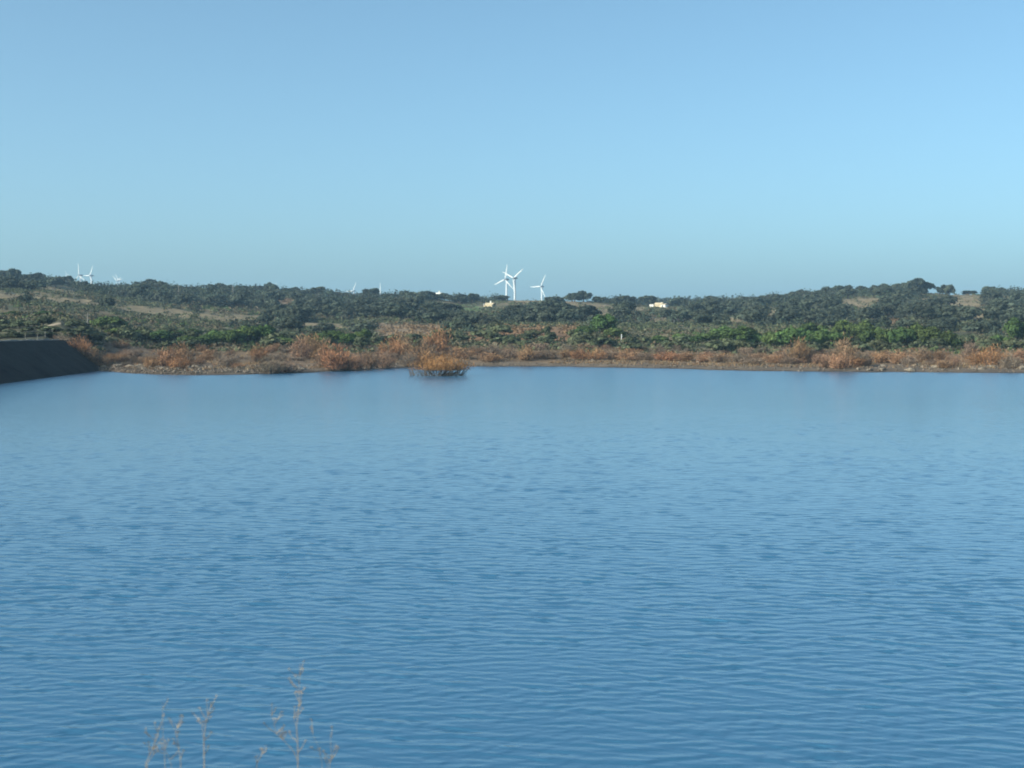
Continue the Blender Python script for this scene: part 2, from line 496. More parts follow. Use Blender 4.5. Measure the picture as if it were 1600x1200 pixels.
th_d = np.concatenate([np.linspace(-100, -27, 60)[:-1], np.linspace(-27, 27, 520)[:-1], np.linspace(27, 100, 60)])
ths = np.radians(th_d)
pxs = 800 + F * np.tan(np.clip(ths, -R(60), R(60)))
so_ = shore(pxs, ths) + 6
cc = np.cos(np.clip(np.abs(ths), 0, R(30)))
rend = np.maximum(so_ / cc, 14)
near_r = np.exp(np.linspace(math.log(18), math.log(290), 1650))
V = []; A = []
allr = [np.minimum(np.full_like(ths, 10.5), rend), np.minimum(np.full_like(ths, 14.0), rend)] + [np.minimum(np.full_like(ths, q), rend) for q in near_r]
for u in np.linspace(0, 1, 12)[1:]:
    allr.append(np.minimum(290 + np.maximum(rend - 290, 0) * u, rend) if u < 1 else rend)
rr = np.stack(allr, 0)
X = rr * np.sin(ths)[None]; Y = rr * np.cos(ths)[None]
w_ = sstep(rr, 18, 21) * (1 - sstep(rr, 40, 290)) * (1 - sstep(np.abs(ths), R(25), R(27)))[None]
Z = ripples(X, Y, rr) * w_
Y = Y - 2.5 * Z                                  # crests lean towards the near bank, the way the wind blows
n, m = rr.shape
i = np.arange(n - 1)[:, None]; j = np.arange(m - 1)[None, :]
q = np.stack([i * m + j, i * m + j + 1, (i + 1) * m + j + 1, (i + 1) * m + j], -1).reshape(-1, 4)[:, ::-1]
wme = mesh_np("water", np.stack([X, Y, Z], -1).reshape(-1, 3), q, M_water, None, True)
a_ = wme.attributes.new("still", 'FLOAT', 'POINT')
a_.data.foreach_set("value", sstep(rr, 60, 320).astype(np.float32).ravel())
tag(obj("water", wme), kind="structure")

# ------------------------------------------------------------------ the dam
def wl(y):                                   # its waterline runs almost straight away from the viewer
    return -80 - 6 * (y - 220) / 73.0


dam = thing("dam", (wl(200), 200, 0), "dark stone faced embankment dam rising from the water on the left", "dam")
ys = np.linspace(55, 312, 120)
prof = [(4.6, -3.3), (0.0, 0.0), (-3.0, 2.15), (-6.0, 4.3), (-9.0, 6.45), (-14.5, 6.45), (-26, -1.5)]
vv = []
for y in ys:
    for k, (dx, z) in enumerate(prof):
        jit = (vnoise(np.array([y / 2.2]), np.array([k * 3.1]), 4)[0] - 0.5) * (0.35 if 0 < k < 4 else 0.12)
        vv.append((wl(y) + dx + jit - wl(200), y - 200, z + jit * 0.6))
np_ = len(prof)
qq = [(a * np_ + k, (a + 1) * np_ + k, (a + 1) * np_ + k + 1, a * np_ + k + 1) for a in range(len(ys) - 1) for k in range(np_ - 1)]
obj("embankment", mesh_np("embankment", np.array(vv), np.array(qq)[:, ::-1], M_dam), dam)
kb = MB()
for a, y in enumerate(np.arange(60, 296, 4.0)):
    x0 = wl(y + 2) - 9.15 - wl(200)
    kb.box(x0 - 0.35, x0, y - 200, y + 3.9 - 200, 6.3, 6.62 + 0.05 * (a % 3))
kb.build("crest_kerb", M_kerb, dam)

# ------------------------------------------------------------------ vegetation
def frames(nrm, g):
    """two tangents for each normal, spun at random"""
    a = np.cross(nrm, np.array([0.3, 0.2, 0.93])); a /= np.linalg.norm(a, axis=1)[:, None] + 1e-9
    b_ = np.cross(nrm, a)
    ph = g.uniform(0, 2 * np.pi, len(nrm))[:, None]
    return a * np.cos(ph) + b_ * np.sin(ph), -a * np.sin(ph) + b_ * np.cos(ph)


def leaves(cen, nrm, size, g):
    """one ragged leaf cluster (a bent quad) at each centre"""
    n = len(cen)
    u, w = frames(nrm, g)
    s = (size * g.uniform(0.6, 1.4, n))[:, None]
    e = lambda: g.uniform(0.6, 1.25, n)[:, None]
    p = np.stack([cen - u * s * e() - w * s * e() * 0.4, cen + u * s * 0.3 * e() - w * s * e(), cen + u * s * e() + w * s * 0.4 * e(), cen - u * s * 0.3 * e() + w * s * e()], 1)
    p += nrm[:, None, :] * (g.uniform(-0.3, 0.3, (n, 4, 1)) * s[:, None])
    f = np.arange(n * 4).reshape(n, 4)
    return p.reshape(-1, 3), f


def crown(seed, w, h, base, nl, per, leaf, col, dome=0.5, colvar=0.3):
    """leaf clusters spread over many lobes that fill a domed crown"""
    g = np.random.default_rng(seed)
    P = []; N = []; K = []; lobes = []
    for k in range(nl):
        rho = math.sqrt(g.uniform(0, 1)) * 0.95; an = g.uniform(0, 2 * np.pi)
        lim = math.sqrt(1 - 0.8 * rho * rho)                      # the dome's height over this spot
        u = 1.0 if k < nl * 0.6 else g.uniform(0.25, 0.8)
        c = np.array([math.cos(an) * rho * w * 0.37, math.sin(an) * rho * w * 0.37, base + h * (0.16 + 0.62 * lim * u * g.uniform(0.85, 1.05))])
        r = np.array([w * g.uniform(0.13, 0.21), w * g.uniform(0.13, 0.21), h * g.uniform(0.16, 0.25)])
        lobes.append(c)
        d = g.normal(size=(per, 3)); d /= np.linalg.norm(d, axis=1)[:, None]
        d[:, 2] = np.where((d[:, 2] < -0.3) & (g.random(per) < 0.6), -d[:, 2], d[:, 2])
        rad = g.uniform(0.55, 1.08, per)[:, None]
        P.append(c + d * r * rad)
        nn = d + g.normal(size=(per, 3)) * 0.3; N.append(nn / np.linalg.norm(nn, axis=1)[:, None])
        K.append(np.array(col)[None] * g.uniform(1 - colvar, 1 + colvar) * g.uniform(0.8, 1.2, (per, 1)))
    P = np.concatenate(P); N = np.concatenate(N); K = np.concatenate(K)
    v, f = leaves(P, N, leaf, g)
    return v, f, np.repeat(K, 4, 0), lobes


def trunk_mb(seed, base, lobes, r0, lean=0.3, nb=5):
    g = random.Random(seed)
    m = MB()
    top = Vector((g.uniform(-lean, lean), g.uniform(-lean, lean), base * 0.95))
    m.tube([(0, 0, -0.6), (top.x * 0.3, top.y * 0.3, base * 0.4), top], [r0 * 1.25, r0, r0 * 0.8], 7)
    for c in g.sample(lobes, min(nb, len(lobes))):
        c = Vector(c)
        mid = top.lerp(c, 0.5) + Vector((0, 0, -0.1 * c.z))
        m.tube([top + Vector((0, 0, -0.15)), mid, c], [r0 * 0.6, r0 * 0.4, r0 * 0.12], 5)
    return m


OAK = (0.056, 0.067, 0.048)
protos = {}


def tree_proto(kind, k, w, h, base, nl, per, leaf, col, r0, dome=0.5):
    v, f, c, lobes = crown(1000 * len(kind) + k * 17 + ord(kind[0]), w, h, base, nl, per, leaf, col, dome)
    cm = mesh_np(kind + "_crown", v, f, M_leaf, c)
    t_ = trunk_mb(k + 5, base + 0.2 * h, lobes, r0).build("trunk", M_bark)
    tm = t_.data
    bpy.data.objects.remove(t_)
    protos.setdefault(kind, []).append((cm, tm))


for k in range(7):
    g_ = random.Random(k)
    tree_proto("oak", k, g_.uniform(7.4, 9.5), g_.uniform(4.6, 5.6), g_.uniform(0.3, 1.0), 20, 62, 0.40, OAK, 0.32)
for k in range(5):
    g_ = random.Random(50 + k)
    tree_proto("pine", k, g_.uniform(7.0, 8.5), g_.uniform(5.0, 6.0), g_.uniform(0.2, 0.6), 24, 90, 0.27, (0.068, 0.104, 0.034), 0.22)
for k in range(5):
    g_ = random.Random(80 + k)
    tree_proto("shrub", k, g_.uniform(3.6, 4.6), g_.uniform(2.2, 2.8), 0.05, 11, 55, 0.24, (0.085, 0.098, 0.054), 0.1)


def tamarisk(seed, w, h, col, n=1500, low=0.0, nb=14, lump=(0.7, 0.95)):
    """a fan of feathery rusty twigs over bare grey stems"""
    g = np.random.default_rng(seed)
    m = MB(); tips = []
    for k in range(nb):
        a = g.uniform(0, 2 * np.pi); sp = math.sqrt(g.uniform(0.02, 1.0))
        q = np.array([math.cos(a) * sp * w * 0.42, math.sin(a) * sp * w * 0.42, h * (1 - 0.5 * sp ** 2) * g.uniform(*lump)])
        b0 = np.array([math.cos(a) * 0.2, math.sin(a) * 0.2, -0.5])
        mid = b0 + (q - b0) * 0.5 + np.array([math.cos(a), math.sin(a), 0]) * 0.08 * w
        m.tube([tuple(b0), tuple(mid), tuple(q)], [0.09, 0.06, 0.025], 4)
        tips.append((b0, mid, q))
    P = []; A = []; K = []
    cols = []
    for (b0, mid, q) in tips:
        lc = np.array(col) * g.uniform(0.75, 1.3)
        for _ in range(n // nb):
            u = g.uniform(0.25, 1.08)
            p = (1 - u) ** 2 * b0 + 2 * u * (1 - u) * mid + u * u * q + g.normal(size=3) * np.array([0.085 * w, 0.085 * w, 0.08 * h]) * min(1.0, 14 / nb)
            p[2] = max(p[2], 0.15 + low)
            d = np.array([p[0] * 0.5 / w, p[1] * 0.5 / w, 0.45]) + g.normal(size=3) * 0.25
            P.append(p); A.append(d / np.linalg.norm(d)); K.append(lc * g.uniform(0.75, 1.25))
    P = np.array(P); A = np.array(A); K = np.array(K); n = len(P)
    s = np.cross(A, g.normal(size=(n, 3))); s /= np.linalg.norm(s, axis=1)[:, None]
    L = g.uniform(0.5, 1.1, n)[:, None] * 0.10 * (w + h) * 0.55 * min(1.0, 7.6 / (w + h))
    wd = g.uniform(0.022, 0.05, n)[:, None]
    bend = g.normal(size=(n, 3)) * 0.1
    v = np.stack([P - s * wd * 0.5, P + s * wd * 0.5, P + A * L * 0.6 + bend + s * wd, P + A * L + bend * 2, P + A * L * 0.6 + bend - s * wd], 1)
    i = np.arange(n)[:, None] * 5
    tri = np.concatenate([i + np.array([[0, 1, 2]]), i + np.array([[0, 2, 4]]), i + np.array([[4, 2, 3]])], 0)
    return mesh_np("rusty_twigs", v.reshape(-1, 3), tri, M_rust, np.repeat(K, 5, 0)), m


RUST = [(0.30, 0.145, 0.078), (0.29, 0.158, 0.095), (0.25, 0.15, 0.10), (0.21, 0.145, 0.108), (0.19, 0.145, 0.112)]
for k in range(10):
    tw, sm = tamarisk(300 + k, 4.6, 3.0 if k % 2 else 3.8, RUST[k % 5])
    o_ = sm.build("stems", M_twig); md = o_.data; bpy.data.objects.remove(o_)
    protos.setdefault("tamarisk", []).append((tw, md))

ORD = "first second third fourth fifth sixth seventh eighth ninth tenth eleventh twelfth thirteenth fourteenth fifteenth sixteenth seventeenth eighteenth nineteenth twentieth".split()
ORD += ["twenty-" + w_ for w_ in ORD[:9]] + ["thirtieth"] + ["thirty-" + w_ for w_ in ORD[:9]]


def plant(kind, k, x, y, z, w, h, name, cat, group, parts, rz):
    """copy of a prototype scaled to w metres wide and h high; its crown and its trunk are children"""
    pm = protos[kind][k % len(protos[kind])]
    co = np.empty(len(pm[0].vertices) * 3, np.float32); pm[0].vertices.foreach_get("co", co); co = co.reshape(-1, 3)
    W = np.percentile(np.abs(co[:, :2]), 96) * 2; Hh = np.percentile(co[:, 2], 99)
    o = thing(name, (x, y, z), None, cat, group, rz, (w / W, w / W, h / Hh))
    obj(parts[0], pm[0], o); obj(parts[1], pm[1], o)
    return o


# --- the woods on the hills: every tree that shows is its own, the rest are one mass
cand = []
SKY = [(8, 13, 12), (22, 14, 15), (44, 22, 10), (62, 14, 11), (82, 22, 10), (101, 26, 13), (128, 20, 9), (172, 18, 8), (197, 16, 9), (220, 20, 11), (243, 30, 13), (262, 20, 10), (285, 28, 10),
       (312, 22, 9), (345, 40, 13), (378, 18, 9), (402, 22, 10), (425, 19, 13), (455, 26, 9), (480, 22, 9), (497, 24, 13), (522, 20, 9), (542, 18, 7), (580, 26, 13), (610, 18, 6),
       (632, 13, 9), (652, 22, 10), (668, 14, 10), (677, 12, 8), (686, 14, 8), (695, 12, 9), (708, 18, 9), (728, 24, 9), (786, 16, 6), (858, 14, 5), (905, 29, 14), (938, 18, 8), (893, 14, 9),
       (1170, 20, 8), (1198, 24, 9), (1222, 18, 9), (1244, 26, 11), (1264, 16, 8), (1290, 32, 13), (1318, 24, 13), (1340, 26, 12), (1374, 27, 13), (1407, 26, 13), (1434, 37, 17), (1477, 22, 14),
       (1552, 30, 13), (1512, 16, 5), (1575, 20, 8), (1594, 18, 8)]
g = np.random.default_rng(21)
for px, wp, hp in SKY:
    nt = max(1, int(round(wp / 12.0)))
    for q_ in range(nt):
        D = 985 + g.uniform(-16, 16)
        e_ = 0 if nt == 1 else (q_ - (nt - 1) / 2) / nt
        x, y, z = at(px + e_ * wp + g.uniform(-1, 1), D)
        hh_ = hp * (1.3 - 1.9 * e_ * e_) * g.uniform(0.85, 1.15)
        cand.append([x, y, z, min(wp / nt * 1.45, 22) * D / F, hh_ * D / F, 1])
# hillside
N = 8500
D = np.sqrt(g.uniform(500 ** 2, 1180 ** 2, N)); px = g.uniform(-330, 1930, N)
x = (px - 800) / F * D; y = D; z = height(x, y)
yy = HOR + F * (EYE - z) / y
fk = field_kind(px, yy, np.zeros(N) + 0.3) + field_kind(px, yy - 5, np.zeros(N))
dens = fbm(x / 60, y / 60, 77, 3)
need = np.where(D < 620, np.where(px < 640, 0.44, 0.5), np.where(D < 760, 0.40, 0.30))
ok = (dens > need) & (fk == 0)
ok &= ~((D > 940) & (px > 775) & (px < 875)) & ~((px > 1440) & (px < 1545) & (D > 840))
ok &= ~((D > 780) & (D < 960) & (px > 738) & (px < 800)) & ~((D > 800) & (D < 985) & (px > 1000) & (px < 1058)) & ~((D > 950) & (px > 674) & (px < 697))
pts = []
cell = {}
for i_ in np.nonzero(ok)[0]:
    kx, ky = int(x[i_] // 6), int(y[i_] // 6)
    if any((abs(x[j_] - x[i_]) < 5.2 and abs(y[j_] - y[i_]) < 5.2) for a_ in (-1, 0, 1) for b_ in (-1, 0, 1) for j_ in cell.get((kx + a_, ky + b_), ())): continue
    h_ = g.uniform(3.0, 6.8) * (0.75 if y[i_] < 620 else 1.0); w_ = h_ * g.uniform(1.3, 2.0)
    ptx, pty = proj(x[i_], y[i_], z[i_] + h_)
    if (734 < ptx < 802 and pty < 484 and y[i_] < 930) or (980 < ptx < 1068 and pty < 483.5 and y[i_] < 960): continue
    if field_kind(np.array([ptx, ptx]), np.array([pty + 2.0, pty + 6.0]), np.zeros(2)).any() and g.random() < 0.8: continue     # keeps the clearings behind open
    cell.setdefault((kx, ky), []).append(i_)
    cand.append([x[i_], y[i_], z[i_], w_, h_, 0])
cand = np.array(cand)
# front to back, how much of each one shows above what stands before it
order = np.argsort(cand[:, 1])
colpx = np.arange(-340, 1941)
occ = np.full(len(colpx), 2000.0)
Dprev = 400.0
vis = np.zeros(len(cand))
for i_ in order:
    X_, Y_, Z_, W_, H_, _ = cand[i_]
    while Dprev < Y_ - 3:
        Dprev += 8
        hx = (colpx - 800) / F * Dprev
        occ = np.minimum(occ, HOR + F * (EYE - height(hx, np.full_like(hx, Dprev)) - (1.6 if Dprev < 900 else 0.3)) / Dprev)
    pc, ytop = proj(X_, Y_, Z_ + H_)
    hw = 0.5 * W_ / Y_ * F
    a_ = int(np.clip(pc - hw + 340, 0, len(colpx) - 1)); b_ = int(np.clip(pc + hw + 340, 1, len(colpx)))
    seg = occ[a_:b_]
    if len(seg) and 0 <= pc <= 1600:
        vis[i_] = np.clip((seg - ytop) / (H_ / Y_ * F), 0, 1).mean() * W_ * H_ / Y_ ** 2 * 1e6 if np.clip((seg - ytop) / (H_ / Y_ * F), 0, 1).mean() > 0.3 or cand[i_][5] else 0
    occ[a_:b_] = np.minimum(seg, ytop + 0.25 * H_ / Y_ * F)
pick = set(np.argsort(-(vis + cand[:, 5] * 1e3))[:235]) & (set(np.nonzero(vis > 0)[0]) | set(np.nonzero(cand[:, 5])[0]))

ZONES = [(-50, 95, "on the far left"), (95, 215, "under the left turbines"), (215, 330, "right of the left turbines"), (330, 450, "on the long left ridge"),
         (450, 545, "left of the thin turbine"), (545, 640, "below the thin turbine"), (640, 735, "around the ridge house"), (735, 800, "around the tan house"),
         (800, 880, "below the right-hand turbine"), (880, 965, "around the pale dry knoll"), (965, 1060, "around the cream farmhouse"), (1060, 1150, "right of the cream farmhouse"),
         (1150, 1250, "on the right hill's low end"), (1250, 1350, "on the right hill's left slope"), (1350, 1450, "under the right hilltop"), (1450, 1530, "beside the bare right crest"), (1530, 1660, "at the far right edge")]


def oak_desc(X_, Y_, Z_, W_, H_, sky_):
    wide = "broad" if W_ > 9.3 else ("small" if W_ < 6.4 else "rounded")
    return wide + (" dark oak on the skyline" if sky_ else (" grey green oak high up" if Y_ > 830 else (" dark oak mid slope" if Y_ > 670 else " dark oak low down")))


zl = {}
for i_ in pick:
    X_, Y_, Z_, W_, H_, sk = cand[i_]
    pc = proj(X_, Y_, Z_)[0]
    zn = next((z_[2] for z_ in ZONES if z_[0] <= pc < z_[1]), "at the far right edge")
    zl.setdefault((oak_desc(X_, Y_, Z_, W_, H_, sk), zn), []).append((pc, i_))
rr_ = random.Random(3)
for (ds, zn), lst in sorted(zl.items()):
    lst.sort()
    for q_, (pc, i_) in enumerate(lst):
        X_, Y_, Z_, W_, H_, sk = cand[i_]
        o = plant("oak", rr_.randrange(7), X_, Y_, Z_ - 0.1, W_, H_, "oak_tree", "tree", "oaks on the hills", ("crown", "trunk"), rr_.uniform(0, 6.28))
        o["label"] = (ds + " " + zn) if len(lst) == 1 else (ds + " " + zn + ", " + (ORD[q_] + " from left"))
rest = np.array([cand[i_] for i_ in range(len(cand)) if i_ not in pick])


def clump_mass(P, W_, H_, n, leaf, cols, g, up=0.15):
    """n leaf clusters over each low dome"""
    k = len(P)
    d = g.normal(size=(k, n, 3)); d[..., 2] = np.abs(d[..., 2]) * 0.9 + up; d /= np.linalg.norm(d, axis=2)[..., None]
    lob = 1 + 0.3 * np.sin(d[..., 0] * 7 + g.uniform(0, 6, (k, 1))) * np.cos(d[..., 1] * 6 + g.uniform(0, 6, (k, 1)))
    rad = g.uniform(0.65, 1.1, (k, n)) * lob
    cen = P[:, None, :] + d * rad[..., None] * np.stack([W_ / 2, W_ / 2, H_], -1)[:, None, :]
    nn = d + g.normal(size=d.shape) * 0.5; nn /= np.linalg.norm(nn, axis=2)[..., None]
    lf = np.repeat(leaf * np.ones(k), n)
    v, f = leaves(cen.reshape(-1, 3), nn.reshape(-1, 3), lf, g)
    K = (cols[:, None, :] * g.uniform(0.75, 1.25, (k, n, 1))).reshape(-1, 3)
    return v, f, np.repeat(K, 4, 0)


g = np.random.default_rng(5)
kc = np.array(OAK)[None] * g.uniform(0.7, 1.35, (len(rest), 1)) * (1 + g.normal(size=(len(rest), 3)) * 0.06)
v1, f1, c1 = clump_mass(rest[:, :3] + np.array([0, 0, 0.6]), rest[:, 3], rest[:, 4] * 0.9, 75, 0.48, kc, g)
# the far blue ridges beyond
N = 2600
D = g.uniform(1350, 2500, N); px = g.uniform(850, 1330, N)
x = (px - 800) / F * D; z = height(x, D)
kc = np.array(OAK)[None] * g.uniform(0.8, 1.3, (N, 1))
v2, f2, c2 = clump_mass(np.stack([x, D, z], -1), g.uniform(7, 12, N), g.uniform(4, 8, N), 18, 1.5, kc, g)
tag(obj("woodland", mesh_np("woodland", np.concatenate([v1, v2]), np.concatenate([f1, f2 + len(v1)]), M_mass, np.concatenate([c1, c2]))),
    "dark oak woodland covering the far hillsides and ridges", "woodland", kind="stuff")

# --- scrub: low bushes all over the slopes, one mass
N = 38000
D = np.sqrt(g.uniform(372 ** 2, 1020 ** 2, N)); px = g.uniform(-250, 1850, N)
x = (px - 800) / F * D; z = height(x, D); yy = HOR + F * (EYE - z) / D
fk = field_kind(px, yy, np.full(N, 0.5))
n1 = fbm(x / 40, D / 40, 91, 3); n2 = fbm(x / 14, D / 14, 92, 3)
keep = np.where(fk > 0, g.random(N) < np.where(fk >= 3, 0.35, 0.10), (n2 > 0.31)) & (n1 > 0.25)
keep &= ~((D > 880) & (D < 940) & (px > 742) & (px < 796))
x, D, z, px, n1, n2, fk = [a_[keep] for a_ in (x, D, z, px, n1, n2, fk)]
k = len(x)
pal = np.array([(0.085, 0.098, 0.055), (0.098, 0.104, 0.058), (0.112, 0.106, 0.066), (0.145, 0.112, 0.072), (0.082, 0.115, 0.048)])
ci = np.clip((n1 - 0.3) * 9 + g.normal(size=k) * 0.8, 0, 4.4).astype(int)
kc = pal[ci] * g.uniform(0.82, 1.18, (k, 1))
kc[fk >= 3] = np.array([0.2, 0.13, 0.075]) * g.uniform(0.7, 1.3, ((fk >= 3).sum(), 1))
w_ = g.uniform(2.2, 5.0, k); h_ = g.uniform(0.6, 1.7, k) * (0.6 + 0.8 * n2)
h_ *= np.where(D > 900, 0.6, 1.0)
v, f, c = clump_mass(np.stack([x, D, z - 0.1], -1), w_, h_, 16, 0.34, kc, g)
tag(obj("scrub", mesh_np("scrub", v, f, M_mass, c)), "grey green heath scrub covering the slopes between the trees", "scrub", kind="stuff")

# --- dry grass on the bank, one mass of blades
N = 16000
th = g.uniform(-R(26), R(26), N); px = 800 + F * np.tan(th); s = shore(px, th)
D = s + 6 + g.random(N) ** 1.2 * (400 - s)
x = (px - 800) / F * D; z = height(x, D)
n2 = fbm(x / 7, D / 7, 55, 3)
keep = (z > 0.55) & (n2 > 0.42) & (px > 160)
x, D, z = x[keep], D[keep], z[keep]
k = len(x); nb = 5
bx = x[:, None] + g.normal(size=(k, nb)) * 0.25; by = D[:, None] + g.normal(size=(k, nb)) * 0.25
hh = g.uniform(0.25, 0.85, (k, nb)); an = g.uniform(0, 6.28, (k, nb)); wd = g.uniform(0.04, 0.12, (k, nb))
lx = g.normal(size=(k, nb)) * 0.25; ly = g.normal(size=(k, nb)) * 0.25
zz = np.repeat(z[:, None], nb, 1) - 0.1
v = np.stack([np.stack([bx - np.cos(an) * wd, by - np.sin(an) * wd, zz], -1), np.stack([bx + np.cos(an) * wd, by + np.sin(an) * wd, zz], -1), np.stack([bx + lx, by + ly, zz + hh], -1)], 2).reshape(-1, 3)
gp = np.array([(0.24, 0.155, 0.09), (0.28, 0.20, 0.12), (0.22, 0.125, 0.07), (0.18, 0.135, 0.085)])
kc = np.repeat(np.repeat(gp[g.integers(0, 4, k)] * g.uniform(0.75, 1.2, (k, 1)), nb, 0), 3, 0)
tag(obj("dry_grass", mesh_np("dry_grass", v, np.arange(len(v)).reshape(-1, 3), M_grass, kc)), "dry tan grass and stubble on the lake bank", "grass", kind="stuff")

# --- bright green pines and bushes behind the shore: photo column, base row, width, height in photo pixels, distance
PINES = [(172, 533, 46, 36, 420), (180, 547, 34, 25, 395), (252, 545, 30, 28, 400), (292, 545, 24, 20, 398), (318, 550, 34, 26, 395), (340, 543, 34, 25, 402), (364, 545, 34, 28, 398), (386, 541, 32, 30, 404), (410, 540, 34, 30, 406),
         (432, 548, 32, 24, 396), (450, 552, 34, 22, 392), (520, 543, 40, 25, 404), (545, 546, 24, 24, 398), (500, 551, 30, 17, 396), (568, 540, 22, 24, 410),
         (943, 523, 34, 29, 470), (960, 532, 28, 18, 455), (912, 536, 26, 26, 440), (1112, 541, 36, 22, 440), (1090, 543, 22, 18, 435), (1158, 546, 50, 34, 420), (1180, 545, 26, 24, 418), (1210, 549, 34, 29, 402), (1236, 549, 40, 35, 400), (1288, 549, 42, 32, 405),
         (1308, 547, 30, 26, 408), (1345, 536, 34, 32, 440), (1318, 533, 30, 30, 445), (1366, 546, 34, 32, 410), (1386, 547, 30, 30, 408), (1408, 548, 36, 34, 404), (1430, 547, 34, 38, 408), (1454, 549, 34, 36, 402),
         (1478, 549, 30, 30, 400), (1490, 551, 20, 22, 398), (1562, 545, 28, 20, 405), (1590, 536, 34, 36, 430), (1255, 540, 26, 26, 430), (1130, 533, 30, 22, 455), (1270, 532, 36, 26, 455),
         (1065, 540, 24, 18, 440), (1030, 541, 24, 16, 440), (22, 512, 30, 18, 420), (78, 505, 34, 16, 420), (205, 546, 34, 20, 402), (228, 543, 26, 20, 405), (272, 538, 30, 20, 415), (300, 530, 26, 16, 440)]
PZ = [(-10, 160, "on the slope behind the dam"), (160, 300, "right of the dam above the stony shore"), (300, 480, "in the green clump left of center"), (480, 600, "right of the green clump"),
      (600, 1000, "near the white marker post"), (1000, 1140, "in the low growth right of center"), (1140, 1260, "left in the right shore thicket"), (1260, 1400, "in the middle of the right shore thicket"),
      (1400, 1520, "at the right end of the thicket"), (1520, 1610, "at the right edge")]


def zone_labels(items, zones, desc, tail):
    by = {}
    for px_, o in items:
        zn = next(z_[2] for z_ in zones if z_[0] <= px_ < z_[1])
        by.setdefault((desc(o), zn), []).append((px_, o))
    for (ds, zn), lst in by.items():
        lst.sort(key=lambda q: q[0])
        for i, (px_, o) in enumerate(lst):
            o["label"] = ds + " " + zn + ("" if len(lst) == 1 else ", " + ORD[i] + " from left" + tail)


its = []
for px_, yb, wp, hp, D_ in PINES:
    x_, y_, z_ = at(px_, D_)
    ytop = yb - hp
    top = EYE + (HOR - ytop) / F * D_
    o = plant("pine", rr_.randrange(5), x_, y_, z_ - 0.1, wp * D_ / F * 1.08, max((top - z_) * 1.06, 2.2), "pine_tree", "tree", "green trees behind the shore", ("crown", "trunk"), rr_.uniform(0, 6.28))
    o["big"] = 1 if hp > 27 else 0
    its.append((px_, o))
zone_labels(its, PZ, lambda o: "tall bright green tree" if o["big"] else "low bright green tree", "")
for _, o in its: del o["big"]

# --- darker grey green shrubs filling in behind the bank
its = []
g = np.random.default_rng(60)
for i in range(64):
    px_ = g.uniform(-40, 150); D_ = g.uniform(303, 372)
    if px_ < 60 and D_ < 285 + 60 * 0.2: continue
    if px_ < 104 and abs(D_ - 345) < 6: continue
    if px_ > 78 and D_ < 318: continue
    x_, y_, z_ = at(px_, D_)
    o = plant("shrub", rr_.randrange(5), x_, y_, z_ - 0.05, g.uniform(3.0, 5.5), g.uniform(0.7, 1.3) if D_ < 345 else g.uniform(1.3, 2.4), "heath_shrub", "shrub", "heath shrubs behind the dam", ("foliage", "stem"), rr_.uniform(0, 6.28))
    o["row"] = int(D_ > 345)
    its.append((px_, o))
zone_labels(its, [(-50, 60, "behind the dam crest"), (60, 160, "behind the dam's end")], lambda o: "dark shrub above the track" if o["row"] else "dark shrub below the track", "")
for _, o in its: del o["row"]
its = []
g = np.random.default_rng(61)
for i in range(150):
    px_ = g.uniform(165, 1600)
    D_ = g.uniform(378, 450)
    x_, y_, z_ = at(px_, D_)
    if 590 < px_ < 900 and D_ < 400: continue
    o = plant("shrub", rr_.randrange(5), x_, y_, z_ - 0.05, g.uniform(3.2, 6.5), g.uniform(1.8, 3.6), "heath_shrub", "shrub", "heath shrubs behind the bank", ("foliage", "stem"), rr_.uniform(0, 6.28))
    o["row"] = int(D_ > 412)
    its.append((px_, o))
SZ = [(100, 300, "above the stony left shore"), (300, 450, "among the left green trees"), (450, 600, "right of the left green trees"), (600, 740, "behind the bush in the water"), (740, 900, "below the rusty knoll"),
      (900, 1020, "by the white marker post"), (1020, 1150, "on the flat right of center"), (1150, 1260, "left of the right thicket"), (1260, 1400, "among the right thicket"), (1400, 1500, "at the thicket end"), (1500, 1700, "at the right edge")]
zone_labels(its, SZ, lambda o: "grey green shrub, upper row," if o["row"] else "grey green shrub, lower row,", "")
for _, o in its: del o["row"]

